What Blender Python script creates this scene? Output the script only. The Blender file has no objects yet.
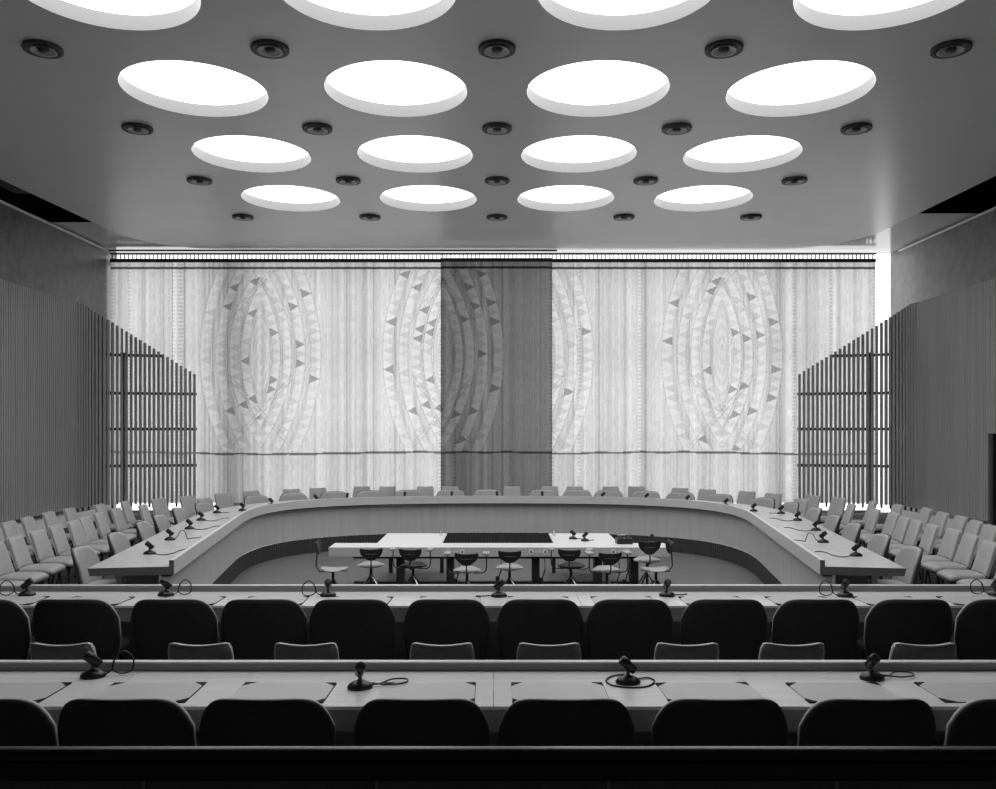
import bpy, bmesh, math, random
import numpy as np
from mathutils import Vector, Matrix

random.seed(7)
rng = np.random.default_rng(11)
S = bpy.context.scene
COL = S.collection
PI = math.pi
CAMZ = 2.22
F = 860.0          # focal length in pixels of the 996 px wide frame
U0, V0 = 497.0, 431.0
CEIL = 7.07
PITCH = 2.87       # spacing of the ceiling lights
PIT = -0.30

# ------------------------------------------------------------------ helpers
class MB:
    def __init__(s):
        s.v = []; s.f = []; s.sm = []
    def add(s, verts, faces, smooth=False):
        b = len(s.v)
        s.v += [tuple(p) for p in verts]
        s.f += [tuple(i + b for i in f) for f in faces]
        s.sm += [smooth] * len(faces)
        return s
    def box(s, x0, x1, y0, y1, z0, z1):
        return s.add([(x0, y0, z0), (x1, y0, z0), (x1, y1, z0), (x0, y1, z0), (x0, y0, z1), (x1, y0, z1), (x1, y1, z1), (x0, y1, z1)],
                     [(3, 2, 1, 0), (4, 5, 6, 7), (0, 1, 5, 4), (1, 2, 6, 5), (2, 3, 7, 6), (3, 0, 4, 7)])
    def obox(s, c, ax, ay, az):
        c = Vector(c); ax = Vector(ax); ay = Vector(ay); az = Vector(az)
        vs = [c + ax * i + ay * j + az * k for (i, j, k) in
              ((-1, -1, -1), (1, -1, -1), (1, 1, -1), (-1, 1, -1), (-1, -1, 1), (1, -1, 1), (1, 1, 1), (-1, 1, 1))]
        return s.add(vs, [(3, 2, 1, 0), (4, 5, 6, 7), (0, 1, 5, 4), (1, 2, 6, 5), (2, 3, 7, 6), (3, 0, 4, 7)])
    def tube(s, pts, r, n=8, cap=True):
        pts = [Vector(p) for p in pts]
        m = len(pts)
        rs = r if isinstance(r, (list, tuple)) else [r] * m
        up = Vector((0, 0, 1)); rings = []; prev = None
        for i, p in enumerate(pts):
            t = (pts[min(i + 1, m - 1)] - pts[max(i - 1, 0)]).normalized()
            if prev is None:
                a = t.cross(up)
                if a.length < 1e-4: a = t.cross(Vector((1, 0, 0)))
            else:
                a = prev - t * prev.dot(t)
                if a.length < 1e-5: a = t.cross(up)
            a.normalize(); prev = a; b = t.cross(a)
            rings.append([p + (a * math.cos(2 * PI * k / n) + b * math.sin(2 * PI * k / n)) * rs[i] for k in range(n)])
        vs = [q for rg in rings for q in rg]; fs = []
        for i in range(m - 1):
            for k in range(n):
                k2 = (k + 1) % n
                fs.append((i * n + k, i * n + k2, (i + 1) * n + k2, (i + 1) * n + k))
        s.add(vs, fs, True)
        if cap:
            s.add(rings[0], [tuple(range(n))[::-1]]); s.add(rings[-1], [tuple(range(n))])
        return s
    def lathe(s, prof, n=32, c=(0, 0, 0), sx=1.0, sy=1.0, smooth=True):
        vs = []; fs = []
        for (r, z) in prof:
            for k in range(n):
                a = 2 * PI * k / n
                vs.append((c[0] + r * math.cos(a) * sx, c[1] + r * math.sin(a) * sy, c[2] + z))
        for i in range(len(prof) - 1):
            for k in range(n):
                k2 = (k + 1) % n
                fs.append((i * n + k, i * n + k2, (i + 1) * n + k2, (i + 1) * n + k))
        return s.add(vs, fs, smooth)
    def grid(s, fn, nu, nv, smooth=True, flip=False):
        vs = [fn(i / nu, j / nv) for j in range(nv + 1) for i in range(nu + 1)]
        fs = []
        for j in range(nv):
            for i in range(nu):
                a = j * (nu + 1) + i
                q = (a, a + 1, a + nu + 2, a + nu + 1)
                fs.append(q[::-1] if flip else q)
        return s.add(vs, fs, smooth)
    def slab(s, fn, nu, nv, smooth=True):
        """fn(u, v, side) with side 0 front / 1 back : closed thick shell"""
        n0 = len(s.v)
        s.grid(lambda u, v: fn(u, v, 0), nu, nv, smooth)
        n1 = len(s.v)
        s.grid(lambda u, v: fn(u, v, 1), nu, nv, smooth, True)
        w = nu + 1
        loop = [i for i in range(nu)] + [nu + w * j for j in range(nv)] + [nv * w + nu - i for i in range(nu)] + [w * (nv - j) for j in range(nv)]
        L = len(loop)
        fs = [(n0 + loop[k], n1 + loop[k], n1 + loop[(k + 1) % L], n0 + loop[(k + 1) % L]) for k in range(L)]
        s.f += fs; s.sm += [smooth] * len(fs)
        return s
    def build(s, name, mat, parent=None, bevel=0.0, seg=2, fix=True):
        me = bpy.data.meshes.new(name)
        me.from_pydata(s.v, [], s.f)
        me.polygons.foreach_set('use_smooth', s.sm)
        if fix or bevel:
            bm = bmesh.new(); bm.from_mesh(me)
            if bevel:
                es = [e for e in bm.edges if len(e.link_faces) == 2 and e.calc_face_angle(0) > 0.7]
                bmesh.ops.bevel(bm, geom=es, offset=bevel, segments=seg, affect='EDGES', profile=0.5, clamp_overlap=True)
            bmesh.ops.recalc_face_normals(bm, faces=bm.faces)
            bm.to_mesh(me); bm.free()
        o = bpy.data.objects.new(name, me)
        me.materials.append(mat)
        COL.objects.link(o)
        if parent: o.parent = parent
        return o

def tag(o, label=None, cat=None, group=None, kind=None):
    if label: o['label'] = label
    if cat: o['category'] = cat
    if group: o['group'] = group
    if kind: o['kind'] = kind
    return o

def empty(name, loc=(0, 0, 0), rz=0.0, label=None, cat=None, group=None):
    o = bpy.data.objects.new(name, None)
    o.empty_display_size = 0.1
    COL.objects.link(o); o.location = loc; o.rotation_euler = (0, 0, rz)
    return tag(o, label, cat, group)

def kids(o):
    return [c for c in bpy.data.objects if c.parent == o]

TREE = {}
def copy_tree(o, loc, rz, label, group=None):
    """a copy of a thing with copies of its parts and sub-parts"""
    if o.name not in TREE:
        TREE[o.name] = [(c, kids(c)) for c in kids(o)]
    r = o.copy(); COL.objects.link(r)
    r.location = loc; r.rotation_euler = (0, 0, rz); r['label'] = label
    if group: r['group'] = group
    for c, subs in TREE[o.name]:
        k = c.copy(); COL.objects.link(k); k.parent = r
        for d in subs:
            q = d.copy(); COL.objects.link(q); q.parent = k
    return r

ORD = ['first', 'second', 'third', 'fourth', 'fifth', 'sixth', 'seventh', 'eighth', 'ninth', 'tenth', 'eleventh', 'twelfth',
       'thirteenth', 'fourteenth', 'fifteenth', 'sixteenth', 'seventeenth', 'eighteenth', 'nineteenth', 'twentieth']

def at(u, v, z):
    """point on the horizontal level z seen at pixel (u, v)"""
    Y = (CAMZ - z) * F / (v - V0)
    return ((u - U0) * Y / F, Y, z)

# ------------------------------------------------------------------ materials
def mat_new(name):
    m = bpy.data.materials.new(name); m.use_nodes = True
    nt = m.node_tree; b = nt.nodes['Principled BSDF']
    return m, nt, b

def g(v): return (v, v, v, 1)

def plain(name, v, rough=0.5, metal=0.0, spec=0.5, var=0.06, scale=30.0):
    m, nt, b = mat_new(name)
    b.inputs['Roughness'].default_value = rough; b.inputs['Metallic'].default_value = metal
    b.inputs['Specular IOR Level'].default_value = spec
    tc = nt.nodes.new('ShaderNodeTexCoord'); n = nt.nodes.new('ShaderNodeTexNoise')
    n.inputs['Scale'].default_value = scale; n.inputs['Detail'].default_value = 4
    r = nt.nodes.new('ShaderNodeValToRGB')
    r.color_ramp.elements[0].position = 0.3; r.color_ramp.elements[1].position = 0.7
    r.color_ramp.elements[0].color = g(v * (1 - var)); r.color_ramp.elements[1].color = g(v * (1 + var))
    nt.links.new(tc.outputs['Object'], n.inputs['Vector']); nt.links.new(n.outputs['Fac'], r.inputs['Fac'])
    nt.links.new(r.outputs['Color'], b.inputs['Base Color'])
    return m

def wood(name, v, grain=(1.2, 30, 30), var=0.12, rough=0.35, spec=0.5, fine=0.05):
    m, nt, b = mat_new(name)
    b.inputs['Roughness'].default_value = rough; b.inputs['Specular IOR Level'].default_value = spec
    tc = nt.nodes.new('ShaderNodeTexCoord'); mp = nt.nodes.new('ShaderNodeMapping')
    mp.inputs['Scale'].default_value = grain
    n = nt.nodes.new('ShaderNodeTexNoise'); n.inputs['Scale'].default_value = 1.0; n.inputs['Detail'].default_value = 6
    n.inputs['Roughness'].default_value = 0.65
    r = nt.nodes.new('ShaderNodeValToRGB')
    r.color_ramp.elements[0].position = 0.25; r.color_ramp.elements[1].position = 0.75
    r.color_ramp.elements[0].color = g(v * (1 - var)); r.color_ramp.elements[1].color = g(v * (1 + var))
    nt.links.new(tc.outputs['Object'], mp.inputs['Vector']); nt.links.new(mp.outputs['Vector'], n.inputs['Vector'])
    nt.links.new(n.outputs['Fac'], r.inputs['Fac']); nt.links.new(r.outputs['Color'], b.inputs['Base Color'])
    return m

M = {}
M['ceiling'] = plain('ceiling_paint', 0.74, rough=0.31, spec=0.5, var=0.02, scale=1.2)
M['soffit'] = plain('soffit_gloss', 0.5, rough=0.15, spec=0.6, var=0.02, scale=1.2)
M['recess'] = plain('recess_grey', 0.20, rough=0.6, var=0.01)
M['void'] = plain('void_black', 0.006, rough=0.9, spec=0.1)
M['duct'] = plain('duct_grey', 0.05, rough=0.7)
M['vent_dark'] = plain('vent_dark_metal', 0.07, rough=0.5)
M['vent_grey'] = plain('vent_grey_metal', 0.45, rough=0.45)
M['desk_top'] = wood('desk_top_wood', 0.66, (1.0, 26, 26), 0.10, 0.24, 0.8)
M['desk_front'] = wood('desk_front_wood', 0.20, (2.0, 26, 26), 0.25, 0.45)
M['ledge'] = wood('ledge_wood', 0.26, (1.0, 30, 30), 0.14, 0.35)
M['endshade'] = wood('end_shade_wood', 0.20, (20, 3, 20), 0.15, 0.5)  # same table wood, darkened to paint in shade on camera-facing ends
M['cap'] = wood('ledge_highlight_wood', 0.72, (1.0, 30, 30), 0.06, 0.22)  # paler tone paints the curtain's highlight along the ledge top
M['apron'] = wood('apron_wood', 0.56, (9, 9, 0.7), 0.10, 0.42)
M['horse_top'] = wood('horseshoe_top_wood', 0.60, (4, 4, 4), 0.08, 0.27, 0.7)
M['horse_fascia'] = wood('horseshoe_fascia_wood', 0.66, (3, 3, 20), 0.07, 0.4)
M['batten'] = wood('batten_wood', 0.38, (14, 14, 0.5), 0.22, 0.5)
M['post'] = plain('dark_post', 0.03, rough=0.5)
M['white_table'] = plain('white_laminate', 0.80, rough=0.35, var=0.02)
M['white_front'] = plain('pale_front_laminate', 0.62, rough=0.4, var=0.03)
M['plinth'] = plain('white_plinth_paint', 0.82, rough=0.22, spec=0.8, var=0.02)
M['trim'] = plain('white_trim_paint', 0.9, rough=0.5, var=0.02)
M['carpet'] = plain('dark_carpet', 0.10, rough=0.95, spec=0.1, var=0.15, scale=60)
M['pit_floor'] = plain('pit_linoleum', 0.135, rough=0.55, var=0.08, scale=8)
M['leather'] = plain('grey_leather', 0.40, rough=0.42, var=0.05, scale=25)
M['leather_dark'] = plain('dark_back_leather', 0.06, rough=0.6, spec=0.3, var=0.1, scale=25)
M['leather_mid'] = plain('mid_back_leather', 0.22, rough=0.45, var=0.05, scale=25)
M['piping'] = plain('light_piping', 0.62, rough=0.3, var=0.02)
M['black'] = plain('black_plastic', 0.018, rough=0.32, var=0.05)
M['rubber'] = plain('black_rubber_cable', 0.014, rough=0.5)
M['grille'] = plain('mic_grille_metal', 0.03, rough=0.35, metal=0.6)
M['chrome'] = plain('chrome_metal', 0.6, rough=0.22, metal=1.0, var=0.02)
M['iron'] = plain('dark_iron', 0.03, rough=0.4, metal=0.3)
M['paper'] = plain('blotter_paper', 0.47, rough=0.4, spec=0.5, var=0.03, scale=12)
M['corner'] = plain('blotter_corner_leather', 0.015, rough=0.8, spec=0.15)
M['rail_black'] = plain('rail_black_lacquer', 0.012, rough=0.3, spec=0.6)
M['panel_black'] = plain('parapet_dark_panel', 0.14, rough=0.35, spec=0.5)
M['seam'] = plain('parapet_seam_metal', 0.35, rough=0.35, metal=0.4)
M['socket'] = plain('socket_white', 0.85, rough=0.4)
M['frame'] = plain('window_frame_metal', 0.35, rough=0.5)
M['tape'] = plain('curtain_heading_tape', 0.03, rough=0.8)
M['dark_wall'] = plain('dark_rear_wall', 0.12, rough=0.8)
M['door'] = wood('dark_door_wood', 0.02, (12, 12, 0.6), 0.3, 0.5)
M['concrete'] = plain('column_concrete', 0.4, rough=0.8)

# mottled upper walls
m, nt, b = mat_new('wall_mottled'); b.inputs['Roughness'].default_value = 0.40; b.inputs['Specular IOR Level'].default_value = 0.9
tc = nt.nodes.new('ShaderNodeTexCoord'); n = nt.nodes.new('ShaderNodeTexNoise'); n.inputs['Scale'].default_value = 4.5
n.inputs['Detail'].default_value = 5; n.inputs['Roughness'].default_value = 0.6
r = nt.nodes.new('ShaderNodeValToRGB'); r.color_ramp.elements[0].position = 0.32; r.color_ramp.elements[1].position = 0.72
r.color_ramp.elements[0].color = g(0.045); r.color_ramp.elements[1].color = g(0.15)
nt.links.new(tc.outputs['Object'], n.inputs['Vector']); nt.links.new(n.outputs['Fac'], r.inputs['Fac']); nt.links.new(r.outputs['Color'], b.inputs['Base Color'])
M['wall'] = m

# dark corrugated riser
m, nt, b = mat_new('riser_dark_rib'); b.inputs['Base Color'].default_value = g(0.05); b.inputs['Roughness'].default_value = 0.5
M['riser'] = m

# lamp diffuser
m = bpy.data.materials.new('lamp_diffuser'); m.use_nodes = True; nt = m.node_tree; nt.nodes.clear()
em = nt.nodes.new('ShaderNodeEmission'); em.inputs['Color'].default_value = g(1); em.inputs['Strength'].default_value = 5.0
out = nt.nodes.new('ShaderNodeOutputMaterial'); nt.links.new(em.outputs[0], out.inputs[0])
M['lamp'] = m

# window glass (thin)
m = bpy.data.materials.new('window_glass'); m.use_nodes = True; nt = m.node_tree; nt.nodes.clear()
tr = nt.nodes.new('ShaderNodeBsdfTransparent'); tr.inputs[0].default_value = g(0.93)
gl = nt.nodes.new('ShaderNodeBsdfGlossy'); gl.inputs['Roughness'].default_value = 0.02
mx = nt.nodes.new('ShaderNodeMixShader'); mx.inputs[0].default_value = 0.06
out = nt.nodes.new('ShaderNodeOutputMaterial')
nt.links.new(tr.outputs[0], mx.inputs[1]); nt.links.new(gl.outputs[0], mx.inputs[2]); nt.links.new(mx.outputs[0], out.inputs[0])
M['glass'] = m

# curtain cloth: woven pattern in a colour attribute, light passes through
def cloth(name, trans, diff):
    m = bpy.data.materials.new(name); m.use_nodes = True; nt = m.node_tree; nt.nodes.clear()
    at_ = nt.nodes.new('ShaderNodeAttribute'); at_.attribute_name = 'weave'
    def mul(v):
        x = nt.nodes.new('ShaderNodeMix'); x.data_type = 'RGBA'; x.blend_type = 'MULTIPLY'; x.inputs['Factor'].default_value = 1.0
        nt.links.new(at_.outputs['Color'], x.inputs[6]); x.inputs[7].default_value = g(v); return x.outputs[2]
    t = nt.nodes.new('ShaderNodeBsdfTranslucent'); d = nt.nodes.new('ShaderNodeBsdfDiffuse'); a = nt.nodes.new('ShaderNodeAddShader')
    nt.links.new(mul(trans), t.inputs[0]); nt.links.new(mul(diff), d.inputs[0])
    nt.links.new(t.outputs[0], a.inputs[0]); nt.links.new(d.outputs[0], a.inputs[1])
    out = nt.nodes.new('ShaderNodeOutputMaterial'); nt.links.new(a.outputs[0], out.inputs[0])
    return m
M['cloth_light'] = cloth('curtain_cloth_pale', 0.45, 0.40)
M['cloth_dark'] = cloth('curtain_cloth_grey', 0.10, 0.14)

# ------------------------------------------------------------------ camera
cam = bpy.data.cameras.new('camera'); co = bpy.data.objects.new('camera', cam); COL.objects.link(co)
co.location = (0, 0, CAMZ); co.rotation_euler = (PI / 2, 0, 0)
cam.sensor_fit = 'HORIZONTAL'; cam.sensor_width = 36.0; cam.lens = 36.0 * F / 996.0
cam.shift_x = (498.0 - U0) / 996.0; cam.shift_y = (V0 - 394.5) / 996.0
cam.clip_start = 0.05; cam.clip_end = 200
S.camera = co

# ------------------------------------------------------------------ horseshoe path (inner edge of the table, left end to right end)
def bez(p0, p1, p2, p3, t):
    a = (1 - t) ** 3; b_ = 3 * (1 - t) ** 2 * t; c = 3 * (1 - t) * t * t; d = t ** 3
    return Vector((a * p0[0] + b_ * p1[0] + c * p2[0] + d * p3[0], a * p0[1] + b_ * p1[1] + c * p2[1] + d * p3[1]))
A0 = (-3.53, 9.4); A1 = (-4.33, 14.6)
dirn = Vector((A1[0] - A0[0], A1[1] - A0[1])).normalized()
half = [Vector(A0).lerp(Vector(A1), i / 30) for i in range(30)]
c1 = (A1[0] + dirn.x * 2.4, A1[1] + dirn.y * 2.4)
half += [bez(A1, c1, (-4.2, 18.66), (0, 18.66), i / 60) for i in range(61)]
PATH = half + [Vector((-p.x, p.y)) for p in half[-2::-1]]
NRM = []
for i, p in enumerate(PATH):
    t = (PATH[min(i + 1, len(PATH) - 1)] - PATH[max(i - 1, 0)]).normalized()
    NRM.append(Vector((-t.y, t.x)))           # outward (away from the pit)
def off(i, d): return PATH[i] + NRM[i] * d
def on_row(d, u):
    """point of the row offset by d from the table's inner edge that lies on column u, on its far side; and its heading"""
    best = None
    for i in range(len(PATH)):
        q = off(i, d)
        e = abs(U0 + F * q.x / q.y - u)
        e += 0 if q.y > 15.5 else 40
        if best is None or e < best[0]: best = (e, i)
    i = best[1]; q = off(i, d); nn = NRM[i]
    return (q.x, q.y), math.atan2(nn.x, -nn.y)   # rotation that turns local +Y to -nn
def sweep(mb, prof, i0=0, i1=None, caps=True, smooth=False):
    i1 = len(PATH) if i1 is None else i1
    m = len(prof); vs = []; fs = []
    for i in range(i0, i1):
        for (d, z) in prof:
            q = off(i, d); vs.append((q.x, q.y, z))
    for i in range(i1 - i0 - 1):
        for k in range(m):
            k2 = (k + 1) % m
            fs.append((i * m + k, i * m + k2, (i + 1) * m + k2, (i + 1) * m + k))
    mb.add(vs, fs, smooth)
    if caps:
        nn = i1 - i0 - 1
        mb.add(vs[:m], [tuple(range(m))]); mb.add(vs[nn * m:], [tuple(range(m))[::-1]])
    return mb

# ------------------------------------------------------------------ room shell
XL, XR = -10.40, 10.75
YB, YF = 23.5, -3.0
def flat_with_holes(name, outer, holes, z, mat, parent=None, up=True):
    bm = bmesh.new(); es = []
    for lp in [outer] + holes:
        vs = [bm.verts.new((p[0], p[1], z)) for p in lp]
        for i in range(len(vs)): es.append(bm.edges.new((vs[i], vs[(i + 1) % len(vs)])))
    bmesh.ops.triangle_fill(bm, use_beauty=True, use_dissolve=False, edges=es)
    for f in bm.faces:
        f.normal_update()
        if (f.normal.z > 0) != up: f.normal_flip()
    me = bpy.data.meshes.new(name); bm.to_mesh(me); bm.free(); me.materials.append(mat)
    o = bpy.data.objects.new(name, me); COL.objects.link(o)
    if parent: o.parent = parent
    return o

pit_loop = [off(i, 0.14) for i in range(8, len(PATH) - 8)]
fl = flat_with_holes('floor', [(XL, YF), (XR, YF), (XR, YB), (XL, YB)], [[(p.x, p.y) for p in pit_loop]], 0.0, M['carpet'])
tag(fl, kind='structure')
pf = MB()
pf.add([(p.x, p.y, PIT) for p in pit_loop], [tuple(range(len(pit_loop)))[::-1]])
tag(pf.build('floor_sunken', M['pit_floor']), kind='structure')
# ribbed dark riser around the pit
rv = []; rf = []
dense = []
for k in range(len(pit_loop) - 1):
    a, b2 = pit_loop[k], pit_loop[k + 1]
    nseg = max(2, int((b2 - a).length / 0.03))
    for j in range(nseg): dense.append(a.lerp(b2, j / nseg))
dense.append(pit_loop[-1])
for k, p in enumerate(dense):
    t = (dense[min(k + 1, len(dense) - 1)] - dense[max(k - 1, 0)]).normalized()
    nn = Vector((-t.y, t.x)); q = p - nn * (0.012 if k % 2 else 0.0)
    rv += [(q.x, q.y, PIT), (q.x, q.y, 0.0)]
for k in range(len(dense) - 1): rf.append((2 * k, 2 * k + 2, 2 * k + 3, 2 * k + 1))
a, b2 = dense[-1], dense[0]
base = len(rv); rv += [(a.x, a.y, PIT), (a.x, a.y, 0), (b2.x, b2.y, 0), (b2.x, b2.y, PIT)]; rf.append((base, base + 1, base + 2, base + 3))
tag(MB().add(rv, rf).build('trim_riser', M['riser']), kind='structure')

WT = 7.0
def wall(name, x0, x1, y0, y1, z0, z1, mat):
    mb = MB().box(x0, x1, y0, y1, z0, z1)
    if name != 'wall_rear': mb.box(x0, x1, 19.3, y1, z1 - 0.01, 7.09)      # closes up to the soffit
    return tag(mb.build(name, mat), kind='structure')
wall('wall_left', XL - 0.2, XL, YF, YB, 0, WT, M['wall'])
wall('wall_right', XR, XR + 0.2, YF, YB, 0, WT, M['wall'])
wall('wall_rear', XL - 0.2, XR + 0.2, YF - 0.2, YF, 0, WT, M['dark_wall'])
tag(MB().box(XL - 0.02, XL + 0.07, 2, YB - 0.6, WT, WT + 0.03).build('trim_left', M['trim']), kind='structure')
tag(MB().box(XR - 0.07, XR + 0.02, 2, YB - 0.6, WT, WT + 0.03).build('trim_right', M['trim']), kind='structure')

# ceiling: rounded slab with round light wells, glossy soffit behind it, black voids at both sides
CX = 9.35; CYB = 22.97; RC = 2.2
outer = [(-9.9, YF), (9.85, YF), (9.48, 16.3)]
outer += [(CX - RC + RC * math.cos(a), CYB - RC + RC * math.sin(a)) for a in np.linspace(0, PI / 2, 16)]
outer += [(-CX + RC + RC * math.cos(a), CYB - RC + RC * math.sin(a)) for a in np.linspace(PI / 2, PI, 16)]
outer += [(-9.57, 16.5), (-9.8, 13.0)]
RL = 0.352 * PITCH
rowsY = [F * PITCH * q for q in (0.007290, 0.006130, 0.004970, 0.003810, 0.002650)]
wells = [((k - 1.5) * PITCH, y) for y in rowsY for k in range(4)]
NH = 64
holes = [[(cx + RL * math.cos(2 * PI * k / NH), cy + RL * math.sin(2 * PI * k / NH)) for k in range(NH)] for cx, cy in wells]
tag(flat_with_holes('ceiling', outer, holes, CEIL, M['ceiling'], up=False), kind='structure')
sv = MB()
sv.add([(XL - 0.1, 20.06, CEIL + 0.02), (0, 20.06, CEIL + 0.02), (0, 19.25, CEIL + 0.02), (XR + 0.1, 19.25, CEIL + 0.02), (XR + 0.1, 23.5, CEIL + 0.02), (XL - 0.1, 23.5, CEIL + 0.02)], [(0, 1, 2, 3, 4, 5)])
tag(sv.build('ceiling_soffit', M['soffit'], fix=True), kind='structure')
# edge of the ceiling slab
ev = []; ef = []
for k, p in enumerate(outer): ev += [(p[0], p[1], CEIL), (p[0], p[1], CEIL + 0.02)]
for k in range(len(outer)):
    k2 = (k + 1) % len(outer); ef.append((2 * k, 2 * k2, 2 * k2 + 1, 2 * k + 1))
tag(MB().add(ev, ef).build('trim_ceiling', M['ceiling']), kind='structure')
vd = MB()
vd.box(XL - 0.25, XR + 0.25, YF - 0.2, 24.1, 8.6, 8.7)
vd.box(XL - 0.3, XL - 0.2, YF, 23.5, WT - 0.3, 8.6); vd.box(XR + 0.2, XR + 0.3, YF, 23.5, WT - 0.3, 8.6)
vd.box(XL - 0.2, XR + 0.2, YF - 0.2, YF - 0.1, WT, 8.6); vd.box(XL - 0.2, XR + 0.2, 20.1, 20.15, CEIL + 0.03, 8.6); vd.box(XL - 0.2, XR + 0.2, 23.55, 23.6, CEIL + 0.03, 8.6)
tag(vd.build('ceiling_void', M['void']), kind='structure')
dk = MB().box(-10.3, -9.75, 17.2, 18.4, 7.3, 8.0)
tag(dk.build('air_duct', M['duct']), 'dark duct box inside the black slot beside the left edge of the ceiling', 'duct')

# ceiling lights
def make_light(loc):
    r0 = empty('ceiling_light', loc)
    mb = MB().lathe([(RL, 0.0), (RL, 0.19)], NH)
    mb.build('recess_ring', M['recess'], r0, fix=False)
    mb = MB().add([(RL * math.cos(2 * PI * k / NH), RL * math.sin(2 * PI * k / NH), 0.185) for k in range(NH)], [tuple(range(NH))[::-1]])
    mb.build('diffuser', M['lamp'], r0, fix=False)
    return r0
ROWN = ['farthest row of four, nearest the curtain', 'second row from the curtain', 'third row from the curtain', 'fourth row from the curtain',
        'fifth row from the curtain', 'sixth row from the curtain']
POS4 = ['leftmost', 'second from left', 'third from left', 'rightmost']
pl = None
for i, (cx, cy) in enumerate(wells):
    lab = 'round glowing ceiling light, ' + POS4[i % 4] + ' in the ' + ROWN[i // 4]
    if pl is None:
        pl = make_light((cx, cy, CEIL)); tag(pl, lab, 'ceiling light', 'round recessed ceiling lights')
    else: copy_tree(pl, (cx, cy, CEIL), 0, lab)

# round ceiling vents
def make_vent(loc):
    r0 = empty('ceiling_vent', loc)
    MB().lathe([(0.13, 0.002), (0.185, -0.03), (0.235, -0.045), (0.24, -0.02), (0.235, 0.0)], 40).build('outer_ring', M['vent_dark'], r0, fix=False)
    MB().lathe([(0.13, 0.0), (0.0, 0.0)], 40).build('back_plate', M['vent_dark'], r0, fix=False)
    MB().lathe([(0.075, -0.02), (0.14, -0.05), (0.165, -0.055), (0.16, -0.048), (0.08, -0.012)], 40).build('inner_ring', M['vent_grey'], r0, fix=False)
    MB().lathe([(0.05, -0.002), (0.06, -0.045), (0.05, -0.06), (0.001, -0.065)], 32).build('hub', M['vent_dark'], r0, fix=False)
    return r0
pv = None
VN = ['row nearest the curtain', 'second row from the curtain', 'third row from the curtain', 'fourth row from the curtain']
VP = ['leftmost', 'second from left', 'middle', 'second from right', 'rightmost']
for j, q in enumerate((0.007874, 0.006725, 0.005565, 0.004405)):
    for k in range(5):
        loc = ((k - 2) * PITCH, F * PITCH * q, CEIL)
        lab = 'small round dark ceiling vent, ' + VP[k] + ' in the ' + VN[j]
        if pv is None:
            pv = make_vent(loc); tag(pv, lab, 'ceiling vent', 'round ceiling vents')
        else: copy_tree(pv, loc, 0, lab)

# ------------------------------------------------------------------ window wall
YW = 23.45
wm = MB()
for k in range(1, 7):
    x = XL + (XR - XL) * k / 7
    wm.box(x - 0.025, x + 0.025, YW - 0.05, YW + 0.05, 0.0, 6.78)
for z in (0.02, 1.75, 4.35, 6.78): wm.box(XL, 10.05, YW - 0.05, YW + 0.05, z - 0.04, z + 0.04)
wf = tag(wm.build('window_1', M['frame']), kind='structure')
MB().add([(XL, YW, 0.0), (XR, YW, 0.0), (XR, YW, 7.1), (XL, YW, 7.1)], [(0, 1, 2, 3)]).build('pane', M['glass'], wf)
tag(MB().box(-7.38, -6.70, 23.60, 23.9, 0.0, 6.74).build('column', M['concrete']), kind='structure')

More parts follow.
